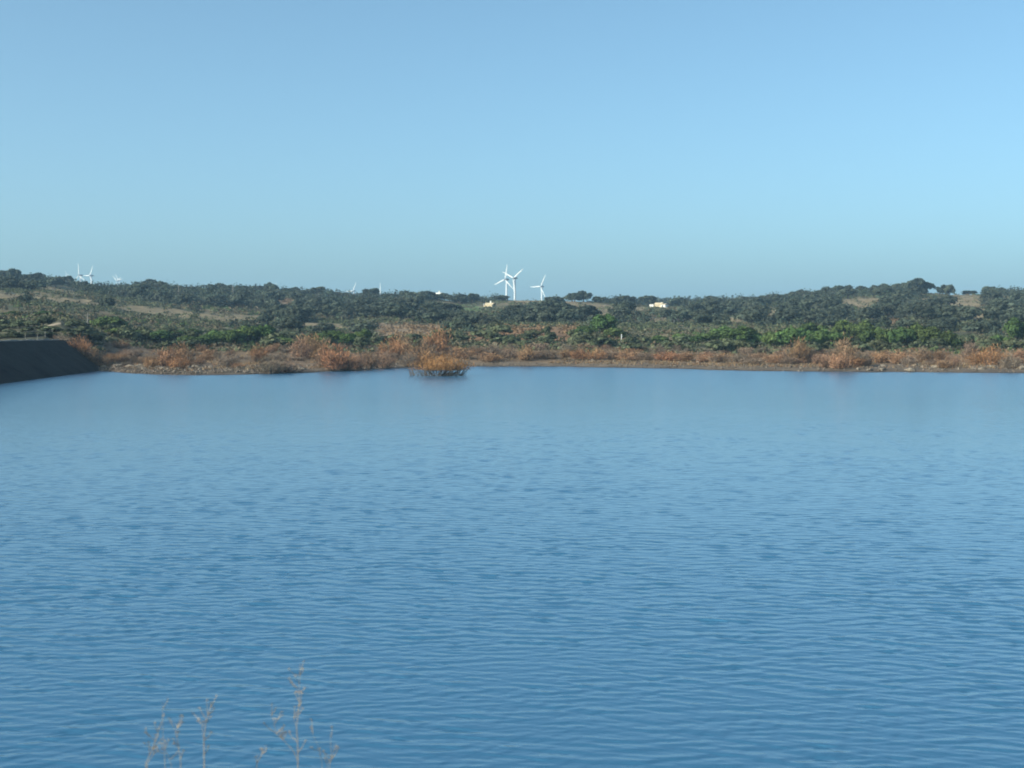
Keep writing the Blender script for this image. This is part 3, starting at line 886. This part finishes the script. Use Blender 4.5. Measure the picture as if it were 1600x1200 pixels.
# --- rusty tamarisks along the water: photo column, base row, width, height
TAM = [(100, 549, 34, 26), (122, 560, 34, 30), (140, 566, 30, 24), (92, 537, 22, 14), (160, 572, 26, 14), (262, 574, 38, 32), (290, 572, 30, 34), (280, 577, 30, 18), (355, 573, 34, 20), (362, 560, 18, 14), (403, 566, 26, 26), (425, 582, 40, 20), (447, 582, 40, 18),
       (470, 562, 34, 34), (488, 560, 40, 38), (505, 574, 34, 24), (520, 584, 46, 40), (540, 583, 30, 22), (558, 580, 28, 22), (575, 577, 34, 26), (600, 575, 30, 24), (612, 561, 34, 34), (632, 556, 34, 32), (655, 570, 40, 32),
       (686, 553, 44, 38), (664, 556, 30, 24), (636, 576, 26, 22), (662, 574, 24, 18), (715, 560, 40, 18), (760, 564, 40, 14), (775, 560, 34, 22), (800, 560, 30, 16), (820, 562, 26, 22), (840, 560, 28, 14), (860, 561, 26, 14), (888, 559, 24, 12),
       (905, 561, 30, 16), (930, 562, 34, 14), (955, 561, 30, 14), (980, 562, 34, 14), (1010, 562, 30, 12), (1040, 563, 36, 14), (1070, 564, 34, 14), (1100, 565, 36, 14), (1128, 566, 34, 14), (1160, 567, 34, 16), (1185, 566, 28, 14), (1210, 568, 30, 14),
       (1245, 566, 32, 36), (1262, 566, 26, 26), (1232, 569, 26, 12), (1280, 569, 26, 16), (1297, 575, 34, 22), (1318, 573, 36, 44), (1310, 576, 34, 24), (1345, 570, 34, 18), (1336, 572, 26, 16), (1376, 567, 34, 18), (1400, 568, 40, 20), (1420, 570, 24, 14),
       (1445, 566, 36, 20), (1474, 564, 26, 18), (1488, 572, 26, 16), (1472, 575, 22, 12), (1515, 560, 24, 26), (1530, 570, 34, 22), (1550, 571, 36, 30), (1567, 566, 24, 20), (1580, 576, 28, 22), (1592, 566, 26, 20)]
its = []
g = np.random.default_rng(62)
for px_, yb, wp, hp in TAM:
    th_ = math.atan((px_ - 800) / F)
    s_ = float(shore(np.array([px_ * 1.0]), np.array([th_]))[0])
    best = None
    for D_ in np.arange(s_ + 1, 420, 1.5):            # the spot on the bank whose ground shows at that row
        x_, y_, z_ = at(px_, D_)
        if z_ < 0.05: continue
        r_ = abs(proj(x_, y_, z_)[1] - yb)
        if best is None or r_ < best[0]: best = (r_, D_, x_, y_, z_)
    _, D_, x_, y_, z_ = best
    k_ = int(g.integers(0, 10))
    if hp >= 30: k_ = int(g.choice([0, 1, 5, 6, 2]))
    o = plant("tamarisk", k_, x_, y_, z_, wp * D_ / F, hp * D_ / F, "tamarisk", "bush", "rusty tamarisks along the shore", ("twigs", "stems"), rr_.uniform(0, 6.28))
    o["big"] = 2 if hp >= 30 else (1 if hp > 17 else 0)
    its.append((px_, o))
TZ = [(-10, 160, "beside the dark end of the dam"), (160, 330, "on the stony shore near the dam"), (330, 455, "below the left green trees"), (455, 565, "on the point left of the water bush"), (565, 700, "behind the bush in the water"),
      (700, 800, "right behind the water bush"), (800, 900, "on the low bank below the knoll"), (900, 1000, "on the bank below the marker post"), (1000, 1110, "on the long bare bank"), (1110, 1220, "at the right end of the bare bank"),
      (1220, 1300, "below the right thicket's left end"), (1300, 1360, "below the middle of the right thicket"), (1360, 1440, "under the darkest thicket"), (1440, 1510, "where the right thicket ends"), (1510, 1610, "at the right edge")]
zone_labels(its, TZ, lambda o: ("low rusty bush", "rounded rusty bush", "tall rusty bush")[o["big"]], "")
for _, o in its: del o["big"]
# more low rusty bushes, rows too small to tell apart
g = np.random.default_rng(63)
n_low = 0
its = []
while n_low < 150:
    px_ = g.uniform(165, 1600); th_ = math.atan((px_ - 800) / F)
    s_ = float(shore(np.array([px_]), np.array([th_]))[0])
    D_ = s_ + 14 + g.random() * (388 - s_ - 14)
    x_, y_, z_ = at(px_, D_)
    if z_ < 0.7: continue
    n_low += 1
    o = plant("tamarisk", int(g.choice([2, 3, 4, 7, 8, 9, 1])), x_, y_, z_, g.uniform(2.2, 5.0), g.uniform(0.9, 2.2), "dry_bush", "bush", "low dry bushes on the bank", ("twigs", "stems"), rr_.uniform(0, 6.28))
    its.append((px_, o))
LZ = [(z_[0], z_[1], z_[2]) for z_ in TZ]
zone_labels(its, LZ, lambda o: "small brown dry bush", "")

# --- the bush standing in the water, bigger and nearer than all the others
tw, sm = tamarisk(991, 14.0, 4.7, (0.33, 0.155, 0.07), 6500, 1.15, 22, (0.5, 0.95))
D_ = 8.0 * F / (587 - 520)
wb = thing("flooded_tamarisk", ((683 - 800) / F * D_, D_, -0.15), "broad rusty tamarisk standing alone in the water off the shore", "bush")
obj("twigs", tw, wb)
sm.build("stems", M_twig, wb)
g = random.Random(4)
tk = MB()
for k in range(190):
    a = g.uniform(0, 6.28); r_ = 5.2 * math.sqrt(g.random())
    p = Vector((math.cos(a) * r_, math.sin(a) * r_ * 0.8, -0.4))
    q = p + Vector((math.cos(a) * g.uniform(0.2, 1.2), math.sin(a) * g.uniform(0.2, 1.2), g.uniform(1.0, 2.6)))
    tk.tube([p, p.lerp(q, 0.5) + Vector((0, 0, 0.2)), q], [0.05, 0.04, 0.015], 4)
tk.build("bare_shoots", M_twig, wb)

# --- boulders on the stony shore
g = random.Random(12)
rock_meshes = []
for k in range(5):
    rg = np.random.default_rng(k)
    m_ = bpy.data.meshes.new("boulder")
    import bmesh
    bm = bmesh.new(); bmesh.ops.create_icosphere(bm, subdivisions=2, radius=1.0)
    off = rg.uniform(0, 50, 3)
    for vt in bm.verts:
        p = np.array(vt.co)
        s_ = 1 + 0.55 * (fbm(np.array([p[0] * 1.3 + off[0]]), np.array([p[1] * 1.3 + p[2] * 1.7 + off[1]]), k, 2)[0] - 0.5) * 2
        vt.co = Vector((p[0] * s_ * 1.2, p[1] * s_, p[2] * s_ * 0.7))
    bm.to_mesh(m_); bm.free(); m_.materials.append(M_rock)
    rock_meshes.append(m_)
its = []
for i in range(60):
    px_ = g.choice([g.uniform(158, 330), g.uniform(158, 330), g.uniform(330, 560), g.uniform(1350, 1600)])
    th_ = math.atan((px_ - 800) / F); s_ = float(shore(np.array([px_]), np.array([th_]))[0])
    D_ = s_ + g.uniform(1, 24)
    x_, y_, z_ = at(px_, D_)
    if z_ < 0.05: continue
    o = obj("boulder", rock_meshes[i % 5]); o.location = (x_, y_, z_ + 0.1); r_ = g.uniform(0.25, 0.8); o.scale = (r_ * 1.3, r_, r_); o.rotation_euler = (0, 0, g.uniform(0, 6.28))
    tag(o, None, "rock", "boulders along the shore")
    its.append((px_, o))
BZ = [(0, 200, "at the foot of the dam"), (200, 260, "left of the first rusty bush"), (260, 330, "under the first rusty bush"), (330, 450, "below the left green trees"), (450, 600, "on the point by the water bush"), (600, 1700, "on the right shore")]
zone_labels(its, BZ, lambda o: "brown boulder", "")

# --- loose stones along the water, too many to count
g = np.random.default_rng(64)
N = 5200
px = np.where(g.random(N) < 0.7, g.uniform(150, 470, N), g.uniform(470, 1610, N)); th = np.arctan((px - 800) / F)
D = shore(px, th) + g.random(N) ** 1.3 * 26; x = (px - 800) / F * D; z = height(x, D)
kp = (z > 0.02) & (z < 2.6); x, D, z = x[kp], D[kp], z[kp]; k = len(x)
oc = np.array([(1, 0, 0), (0, 1, 0), (-1, 0, 0), (0, -1, 0), (0, 0, 0.8), (0, 0, -0.5)])
of = np.array([(0, 1, 4), (1, 2, 4), (2, 3, 4), (3, 0, 4), (1, 0, 5), (2, 1, 5), (3, 2, 5), (0, 3, 5)])
sz = g.uniform(0.06, 0.3, k)[:, None, None] * np.where(g.random(k) < 0.1, 1.8, 1.0)[:, None, None]
v = oc[None] * g.uniform(0.6, 1.3, (k, 6, 1)) * sz + g.normal(size=(k, 6, 3)) * 0.15 * sz + np.stack([x, D, z + 0.05], -1)[:, None, :]
f = (np.arange(k)[:, None, None] * 6 + of[None]).reshape(-1, 3)
kc = np.repeat(np.array([(0.15, 0.12, 0.095)]) * g.uniform(0.5, 1.5, (k, 1)), 6, 0)
tag(obj("rubble", mesh_np("rubble", v.reshape(-1, 3), f, M_grass, kc)), "loose stones and rubble scattered along the waterline", "rubble", kind="stuff")

# ------------------------------------------------------------------ wind turbines on the plateau behind the hills
BL = 24.0


def blade_mesh(ang):
    """one tapered, twisted blade pointing up, turned by ang about the rotor axis (local y)"""
    secs = [(0.8, 0.9, 0.9, 0.0), (2.2, 1.5, 0.9, 0.1), (5.0, 2.6, 0.55, 0.2), (10.0, 2.1, 0.36, 0.15), (17.0, 1.5, 0.25, 0.1), (22.5, 0.9, 0.16, 0.03), (BL, 0.25, 0.06, 0.0)]
    v = []; f = []
    for (r, c, th, tw) in secs:
        for k in range(8):
            a = 2 * math.pi * k / 8
            x = math.cos(a) * c * 0.5 + 0.12 * c; y = math.sin(a) * th * 0.5
            x, y = x * math.cos(tw) - y * math.sin(tw), x * math.sin(tw) + y * math.cos(tw)
            v.append((x * math.cos(ang) + r * math.sin(ang), y, r * math.cos(ang) - x * math.sin(ang)))
    for i in range(len(secs) - 1):
        for k in range(8):
            f.append((i * 8 + k, i * 8 + (k + 1) % 8, i * 8 + 8 + (k + 1) % 8, i * 8 + 8 + k))
    f.append(tuple(range(len(v) - 8, len(v))))
    return v, f


def turbine(px, yh, L, ph, yaw, label):
    D = F * BL / L
    x = (px - 800) / F * D; zh = EYE + (HOR - yh) / F * D
    z0 = H1(x, D) - 1.0
    o = thing("wind_turbine", (x, D, z0), label, "wind turbine", "white wind turbines on the horizon", R(yaw))
    h = zh - z0
    m = MB(); m.tube([(0, 0, 0), (0, 0, h * 0.5), (0, 0, h - 1.0)], [1.9, 1.6, 1.15], 16); m.build("tower", M_turb, o, True)
    m = MB(); m.tube([(0, -2.6, h), (0, -1.8, h), (0, 0, h + 0.1), (0, 3.5, h + 0.2), (0, 5.6, h + 0.3)], [0.9, 1.5, 1.65, 1.5, 0.8], 12); m.build("nacelle", M_nac, o, True)
    m = MB(); m.tube([(0, -4.9, h), (0, -4.4, h), (0, -3.4, h), (0, -2.6, h)], [0.2, 0.8, 1.25, 1.2], 12); m.build("hub", M_nac, o, True)
    for k in range(3):
        v, f = blade_mesh(R(ph + 120 * k))
        m = MB(); m.add([(p[0], p[1] - 3.6, p[2] + h) for p in v], f); m.build("blade", M_turb, o, True)


turbine(804.5, 435, 25, 55, -42, "tallest white wind turbine, front one of the pair in the middle")
turbine(791.5, 437, 24, 11, -42, "white wind turbine just behind and left of the tallest one")
turbine(846.5, 448, 21, 29, -42, "white wind turbine standing alone right of the middle pair")
turbine(127, 430.5, 19, -4, -42, "white wind turbine with one blade straight up on the left ridge")
turbine(144, 431, 18.5, 31, -42, "white wind turbine with visible tower on the left ridge")
turbine(185, 439, 14, 68, -42, "small wind turbine on the left ridge showing only its blades, front of two")
turbine(187.5, 438, 13, -38, -42, "small wind turbine hidden behind another on the left ridge")
turbine(106, 429, 8, 95, -42, "tiny wind turbine peeping over trees at far left")
turbine(435.5, 463, 21, 0, -70, "wind turbine whose single blade tip shows above the left ridge")
turbine(553.5, 455, 16, 29, -42, "small wind turbine half sunk behind the ridge left of the middle")
turbine(597, 461.5, 20, 0, -60, "wind turbine showing only one thin upright blade over the trees")

# ------------------------------------------------------------------ houses on the hills


def gable(m, x0, x1, y0, y1, z0, z1, over=0.25, th=0.18):
    ym = (y0 + y1) / 2
    for s_ in (-1, 1):
        ye = y0 - over if s_ < 0 else y1 + over
        m.add([(x0 - over, ye, z0 - 0.05), (x1 + over, ye, z0 - 0.05), (x1 + over, ym, z1), (x0 - over, ym, z1),
               (x0 - over, ye, z0 + th - 0.05), (x1 + over, ye, z0 + th - 0.05), (x1 + over, ym, z1 + th), (x0 - over, ym, z1 + th)],
              [(3, 2, 1, 0), (4, 5, 6, 7), (0, 1, 5, 4), (1, 2, 6, 5), (2, 3, 7, 6), (3, 0, 4, 7)])


def opening(name, o, x0, x1, y, z0, z1, mat=None):
    m = MB(); m.box(x0, x1, y - 0.04, y + 0.1, z0, z1); m.build(name, mat or M_dark, o)


# cream farmhouse
D = 938.0
u = D / F
x, y, _ = at(1031, D)
zb = EYE + (HOR - 482.5) / F * D
o = thing("farmhouse", (x, y, zb), "cream and white farmhouse on the hillside right of the middle", "house", None, R(-24))
m = MB(); m.box(-15 * u, -8.6 * u, -3.0, 4.0, -2.5, 6.6 * u); m.build("side_wing", M_white, o)
m = MB(); m.box(-15.3 * u, -8.4 * u, -3.2, 4.2, 6.6 * u, 7.0 * u); m.build("flat_roof", M_white, o)
m = MB(); m.box(-8.6 * u, 3.4 * u, -2.2, 4.5, -2.5, 5.4 * u); m.build("wall", M_cream, o)
m = MB(); gable(m, -8.4 * u, 3.6 * u, -2.2, 4.5, 5.4 * u, 9.3 * u); rf = m.build("roof", M_tile, o)
m = MB(); m.box(1.2 * u, 2.6 * u, 1.4, 2.0, 7.0 * u, 10.2 * u); m.build("chimney", M_white, rf)
m = MB(); m.box(3.4 * u, 10.8 * u, -3.2, 3.6, -2.5, 6.3 * u); m.build("end_wing", M_white, o)
m = MB(); m.box(10.8 * u, 15.6 * u, -3.0, 2.0, -2.5, 2.6 * u); m.build("low_annexe", M_white, o)
m = MB(); gable(m, 3.6 * u, 10.6 * u, -3.2, 3.6, 6.3 * u, 7.6 * u); m.build("roof", M_tile, o)
opening("door", o, 5.6 * u, 7.2 * u, -3.2, 1.2 * u, 5.2 * u)
opening("window", o, -6.6 * u, -5.0 * u, -2.2, 2.2 * u, 4.0 * u); opening("window", o, -2.6 * u, -1.0 * u, -2.2, 2.2 * u, 4.0 * u)
opening("window", o, -12.6 * u, -11.0 * u, -3.0, 2.4 * u, 4.4 * u)

# tan house with chimney
D = 905.0
u = D / F
x, y, _ = at(764, D)
zb = EYE + (HOR - 482.8) / F * D
o = thing("tan_house", (x, y, zb), "small tan house with a white chimney left of the middle turbines", "house", None, R(-24))
m = MB(); m.box(-6.5 * u, 7.5 * u, -2.0, 4.0, -2.5, 6.0 * u); m.build("wall", M_tan, o)
m = MB(); gable(m, -6.5 * u, 7.5 * u, -2.0, 4.0, 6.0 * u, 9.2 * u); rf = m.build("roof", M_tile, o)
m = MB(); m.box(1.2 * u, 3.0 * u, 0.6, 1.4, 7.5 * u, 12.6 * u); m.build("chimney", M_white, rf)
m = MB(); m.box(-10.5 * u, -6.5 * u, -3.0, 1.0, -2.5, 3.2 * u); m.build("white_shed", M_white, o)
m = MB(); m.box(-6.9 * u, -6.5 * u, -2.3, 4.3, 0, 8.4 * u); m.build("gable_wall", M_white, o)
m = MB(); m.box(8.0 * u, 21 * u, -1.0, 2.4, -2.5, 3.2 * u); m.build("low_annexe", M_pink, o)
opening("window", o, -3.0 * u, -1.4 * u, -2.0, 2.6 * u, 4.4 * u); opening("door", o, 3.0 * u, 4.4 * u, -2.0, 0.2 * u, 4.2 * u)

# white house on the ridge
D = 1006.0
u = D / F
x, y, _ = at(686, D)
zb = EYE + (HOR - 462.6) / F * D
o = thing("ridge_house", (x, y, zb), "white house with chimney among trees on the ridge skyline", "house", None, R(-24))
m = MB(); m.box(-4.6 * u, 4.6 * u, -1.6, 2.0, -3.0, 3.0 * u); m.build("wall", M_white, o)
m = MB(); gable(m, -4.6 * u, 4.6 * u, -1.6, 2.0, 3.0 * u, 5.0 * u); rf = m.build("roof", M_white, o)
m = MB(); m.box(-0.3 * u, 1.2 * u, -0.3, 0.4, 4.4 * u, 8.2 * u); m.build("chimney", M_white, rf)
opening("window", o, -2.4 * u, -1.0 * u, -1.6, 1.0 * u, 2.4 * u)

# hut right of the farmhouse
for px_, yb, D, w_, h_, lab in ((1085.5, 482, 930, 2.4, 3.4, "tiny white hut among trees right of the farmhouse"), (1398, 507.5, 640, 1.9, 2.6, "small white hut half hidden below the right hill")):
    u = D / F
    x, y, zg = at(px_, D)
    zb = EYE + (HOR - yb) / F * D
    o = thing("hut", (x, y, zb), lab, "hut", None, R(-24))
    m = MB(); m.box(-w_ * u, w_ * u, -0.9, 0.9, -2.0, h_ * u); m.build("wall", M_white, o)
    m = MB(); gable(m, -w_ * u, w_ * u, -0.9, 0.9, h_ * u, h_ * u + 0.5, 0.12, 0.1); m.build("roof", M_tile, o)
    opening("door", o, -0.2 * u, 0.7 * u, -0.9, 0.0, h_ * u * 0.75)

# marker posts and signs
def marker(px_, yb, yt, D, wpx, label, plate=None):
    D = min(np.arange(375, 700, 2.0), key=lambda d: abs(HOR + F * (EYE - at(px_, d)[2]) / d - yb))
    x, y, zg = at(px_, D)
    zb = EYE + (HOR - yb) / F * D; zt = EYE + (HOR - yt) / F * D
    o = thing("marker_post", (x, y, min(zg, zb)), label, "post")
    z0 = min(zg, zb)
    r_ = wpx * D / F * 0.5
    m = MB(); m.tube([(0, 0, -0.3), (0, 0, zt - z0)], [r_, r_ * 0.85], 8); m.build("post", M_signw, o)
    m = MB()
    if plate:
        m.box(-plate * D / F / 2, plate * D / F / 2, -0.2, -0.14, zt - z0 - plate * D / F * 1.2, zt - z0 + 0.02); m.build("plate", M_signw, o)
    else:
        m.box(-2.5 * r_, 1.4 * r_, -1.5 * r_, 1.5 * r_, 0, (zb - z0) + 2.2 * D / F * 1.0); m.build("plinth", M_signw, o)


marker(971, 533.5, 522, 410, 1.5, "white marker post with wider foot in the scrub right of center")
marker(136, 507, 502.5, 430, 1.0, "short white sign on the scrub slope right of the dam", 2.2)
marker(448, 512, 508.5, 470, 0.8, "tiny white sign in the heath above the left green trees", 2.2)

for px_, yb, yt, D, lab in ((280, 462, 446, 880, "thin wooden utility pole among oaks on the left hill"), (365, 464, 446, 880, "thin wooden utility pole left of the lone blade tip"), (182.5, 462, 449, 860, "thin utility pole below the small turbines on the left ridge"),
                            (137.5, 507, 489, 440, "grey pole standing behind the short white sign")):
    x, y, zg = at(px_, D)
    zt = EYE + (HOR - yt) / F * D
    o = thing("utility_pole", (x, y, zg), lab, "pole", "utility poles on the left hill")
    m = MB(); m.tube([(0, 0, -0.5), (0, 0, zt - zg)], [0.17, 0.13], 8); m.build("pole", M_wood, o)
    m = MB(); m.box(-0.9, 0.9, -0.28, -0.14, zt - zg - 0.7, zt - zg - 0.55); m.build("crossarm", M_wood, o)

# fence at the dam's end
o = thing("wire_fence", (0, 0, 0), "wire fence with thin grey posts behind the dam crest", "fence")
fp = []
for px_, D in ((40, 296), (59, 300), (71, 312), (82, 324)):
    x, y, z = at(px_, D)
    fp.append(Vector((x, y, z)))
    m = MB(); m.tube([(x, y, z - 0.4), (x, y, z + 1.35)], [0.06, 0.055], 6); m.build("post", M_kerb, o)
for hgt in (0.45, 0.85, 1.25):
    m = MB(); m.tube([p + Vector((0, -0.1, hgt)) for p in fp], 0.015, 4); m.build("wire", M_wood, o)

# gravel track climbing from the dam's end
tr = []
for px_ in np.linspace(-120, 96, 60):
    for D in (342.5, 347.5):
        x, y, z = at(px_, D); tr.append((x, y, max(z, 0) + 0.12))
q = [(2 * i, 2 * i + 2, 2 * i + 3, 2 * i + 1) for i in range(59)]
tag(obj("path", mesh_np("path", np.array(tr), np.array(q)[:, ::-1], M_road)), kind="structure")

# ------------------------------------------------------------------ dry weeds on the near bank
def near(px_, y_, D):
    return Vector(((px_ - 800) / F * D, D, EYE + (HOR - y_) / F * D))


def weed(label, D0, stalks, seed):
    g = random.Random(seed)
    b0 = near(stalks[0][0][0][0], 1200, D0)
    zg = H1(b0.x, D0)
    o = thing("dry_weed", (b0.x, D0, zg), label, "weed", "dry weeds on the near bank")
    base = Vector((b0.x, D0, zg))
    for pts, r_, tw in stalks:
        D = D0 + g.uniform(-0.12, 0.12)
        P = [near(p[0], p[1], D) - base for p in pts]
        if pts[0][1] >= 1198:                        # carries on down to the ground
            P = [Vector((P[0].x * 0.35 + g.uniform(-0.03, 0.03), g.uniform(-0.05, 0.05), -0.05)), P[0].lerp(Vector((P[0].x * 0.5, 0, 0)), 0.45)] + P
        n = len(P)
        m = MB(); m.tube(P, [0.58 * r_ * (1 - 0.65 * i / (n - 1)) for i in range(n)], 6)
        for k in range(tw // 3 + 1):                           # fine side twigs with tiny dry seed heads
            u = g.uniform(0.35, 1.0) * (n - 1); i = min(int(u), n - 2)
            p = P[i].lerp(P[i + 1], u - i)
            d = Vector((g.uniform(-1, 1), g.uniform(-0.8, 0.8), g.uniform(0.2, 1.2))).normalized()
            L = g.uniform(0.008, 0.026)
            m.tube([p, p + d * L * 0.6, p + d * L + Vector((0, 0, L * 0.2))], [0.0009, 0.0007, 0.0005], 4)
            q_ = p + d * L + Vector((0, 0, L * 0.2))
            for h_ in range(2):
                e = Vector((g.uniform(-1, 1), g.uniform(-1, 1), g.uniform(0, 1))).normalized() * 0.005
                m.tube([q_, q_ + e * 0.5, q_ + e], [0.0006, 0.0011, 0.0004], 5)
        m.build("stem", M_dry, o)


weed("leftmost dry weed with three thin leaning stalks at the bottom edge", 2.8, [([(222, 1200), (232, 1178), (241, 1156), (243, 1140)], 0.0022, 16), ([(252, 1200), (250, 1160), (249, 1130), (249, 1103)], 0.0012, 8),
     ([(277, 1200), (274, 1170), (268, 1145), (257, 1125)], 0.0017, 12), ([(224, 1200), (236, 1183), (247, 1178), (252, 1168)], 0.0012, 10), ([(262, 1200), (254, 1180), (252, 1166)], 0.001, 8), ([(236, 1163), (230, 1157), (225, 1155)], 0.0008, 5), ([(270, 1152), (272, 1140), (264, 1131)], 0.0008, 6)], 1)
weed("dry weed with a single thick upright stalk at the bottom edge", 2.7, [([(314, 1200), (314, 1182), (314, 1160), (317, 1135), (322, 1118), (327, 1106)], 0.0026, 22), ([(313, 1160), (311, 1140), (306, 1122)], 0.0008, 8)], 2)
weed("tallest dry weed, one long upright stalk with a side branch", 2.9, [([(462, 1200), (462, 1170), (460, 1140), (464, 1115), (465, 1075), (466, 1041)], 0.0022, 26), ([(462, 1195), (454, 1178), (440, 1163), (428, 1152), (417, 1143)], 0.0014, 18), ([(428, 1152), (424, 1132), (419, 1117)], 0.0009, 10),
     ([(397, 1200), (402, 1190), (410, 1178), (412, 1170)], 0.0015, 10), ([(460, 1142), (456, 1130), (458, 1122)], 0.0008, 6), ([(466, 1090), (459, 1085), (463, 1078)], 0.0007, 6)], 3)
weed("faint small dry weed right of the tallest one", 2.8, [([(512, 1200), (516, 1188), (514, 1170), (514, 1155)], 0.0014, 14), ([(500, 1200), (496, 1175), (486, 1155), (484, 1138)], 0.0008, 12), ([(508, 1200), (518, 1182), (520, 1168)], 0.0008, 8)], 4)

# low dry grass where the weeds stand, out of frame below
g = np.random.default_rng(77)
N = 9000
x = g.uniform(-6, 6, N); y = g.uniform(-3, 6.5, N); z = height(x, y)
an = g.uniform(0, 6.28, N); wd = g.uniform(0.002, 0.005, N); hh = g.uniform(0.06, 0.28, N); lx = g.normal(size=N) * 0.06; ly = g.normal(size=N) * 0.06
v = np.stack([np.stack([x - np.cos(an) * wd, y - np.sin(an) * wd, z - 0.03], -1), np.stack([x + np.cos(an) * wd, y + np.sin(an) * wd, z - 0.03], -1), np.stack([x + lx, y + ly, z + hh], -1)], 1).reshape(-1, 3)
kc = np.repeat(gp[g.integers(0, 4, N)], 3, 0)
tag(obj("bank_grass", mesh_np("bank_grass", v, np.arange(len(v)).reshape(-1, 3), M_grass, kc)), "short dry grass on the near bank", "grass", kind="stuff")

# ------------------------------------------------------------------ the air
m_h = bpy.data.materials.new("haze_air"); m_h.use_nodes = True
t = m_h.node_tree
t.nodes.remove(t.nodes["Principled BSDF"])
pv = t.nodes.new("ShaderNodeVolumePrincipled")
pv.inputs["Color"].default_value = (0.45, 0.72, 1.0, 1)
pv.inputs["Density"].default_value = 0.00014
pv.inputs["Anisotropy"].default_value = 0.0
t.links.new(pv.outputs["Volume"], t.nodes["Material Output"].inputs["Volume"])
mb = MB(); mb.box(-6700, 6700, -6700, 6700, -4.5, 215)
tag(mb.build("haze", m_h), kind="stuff")
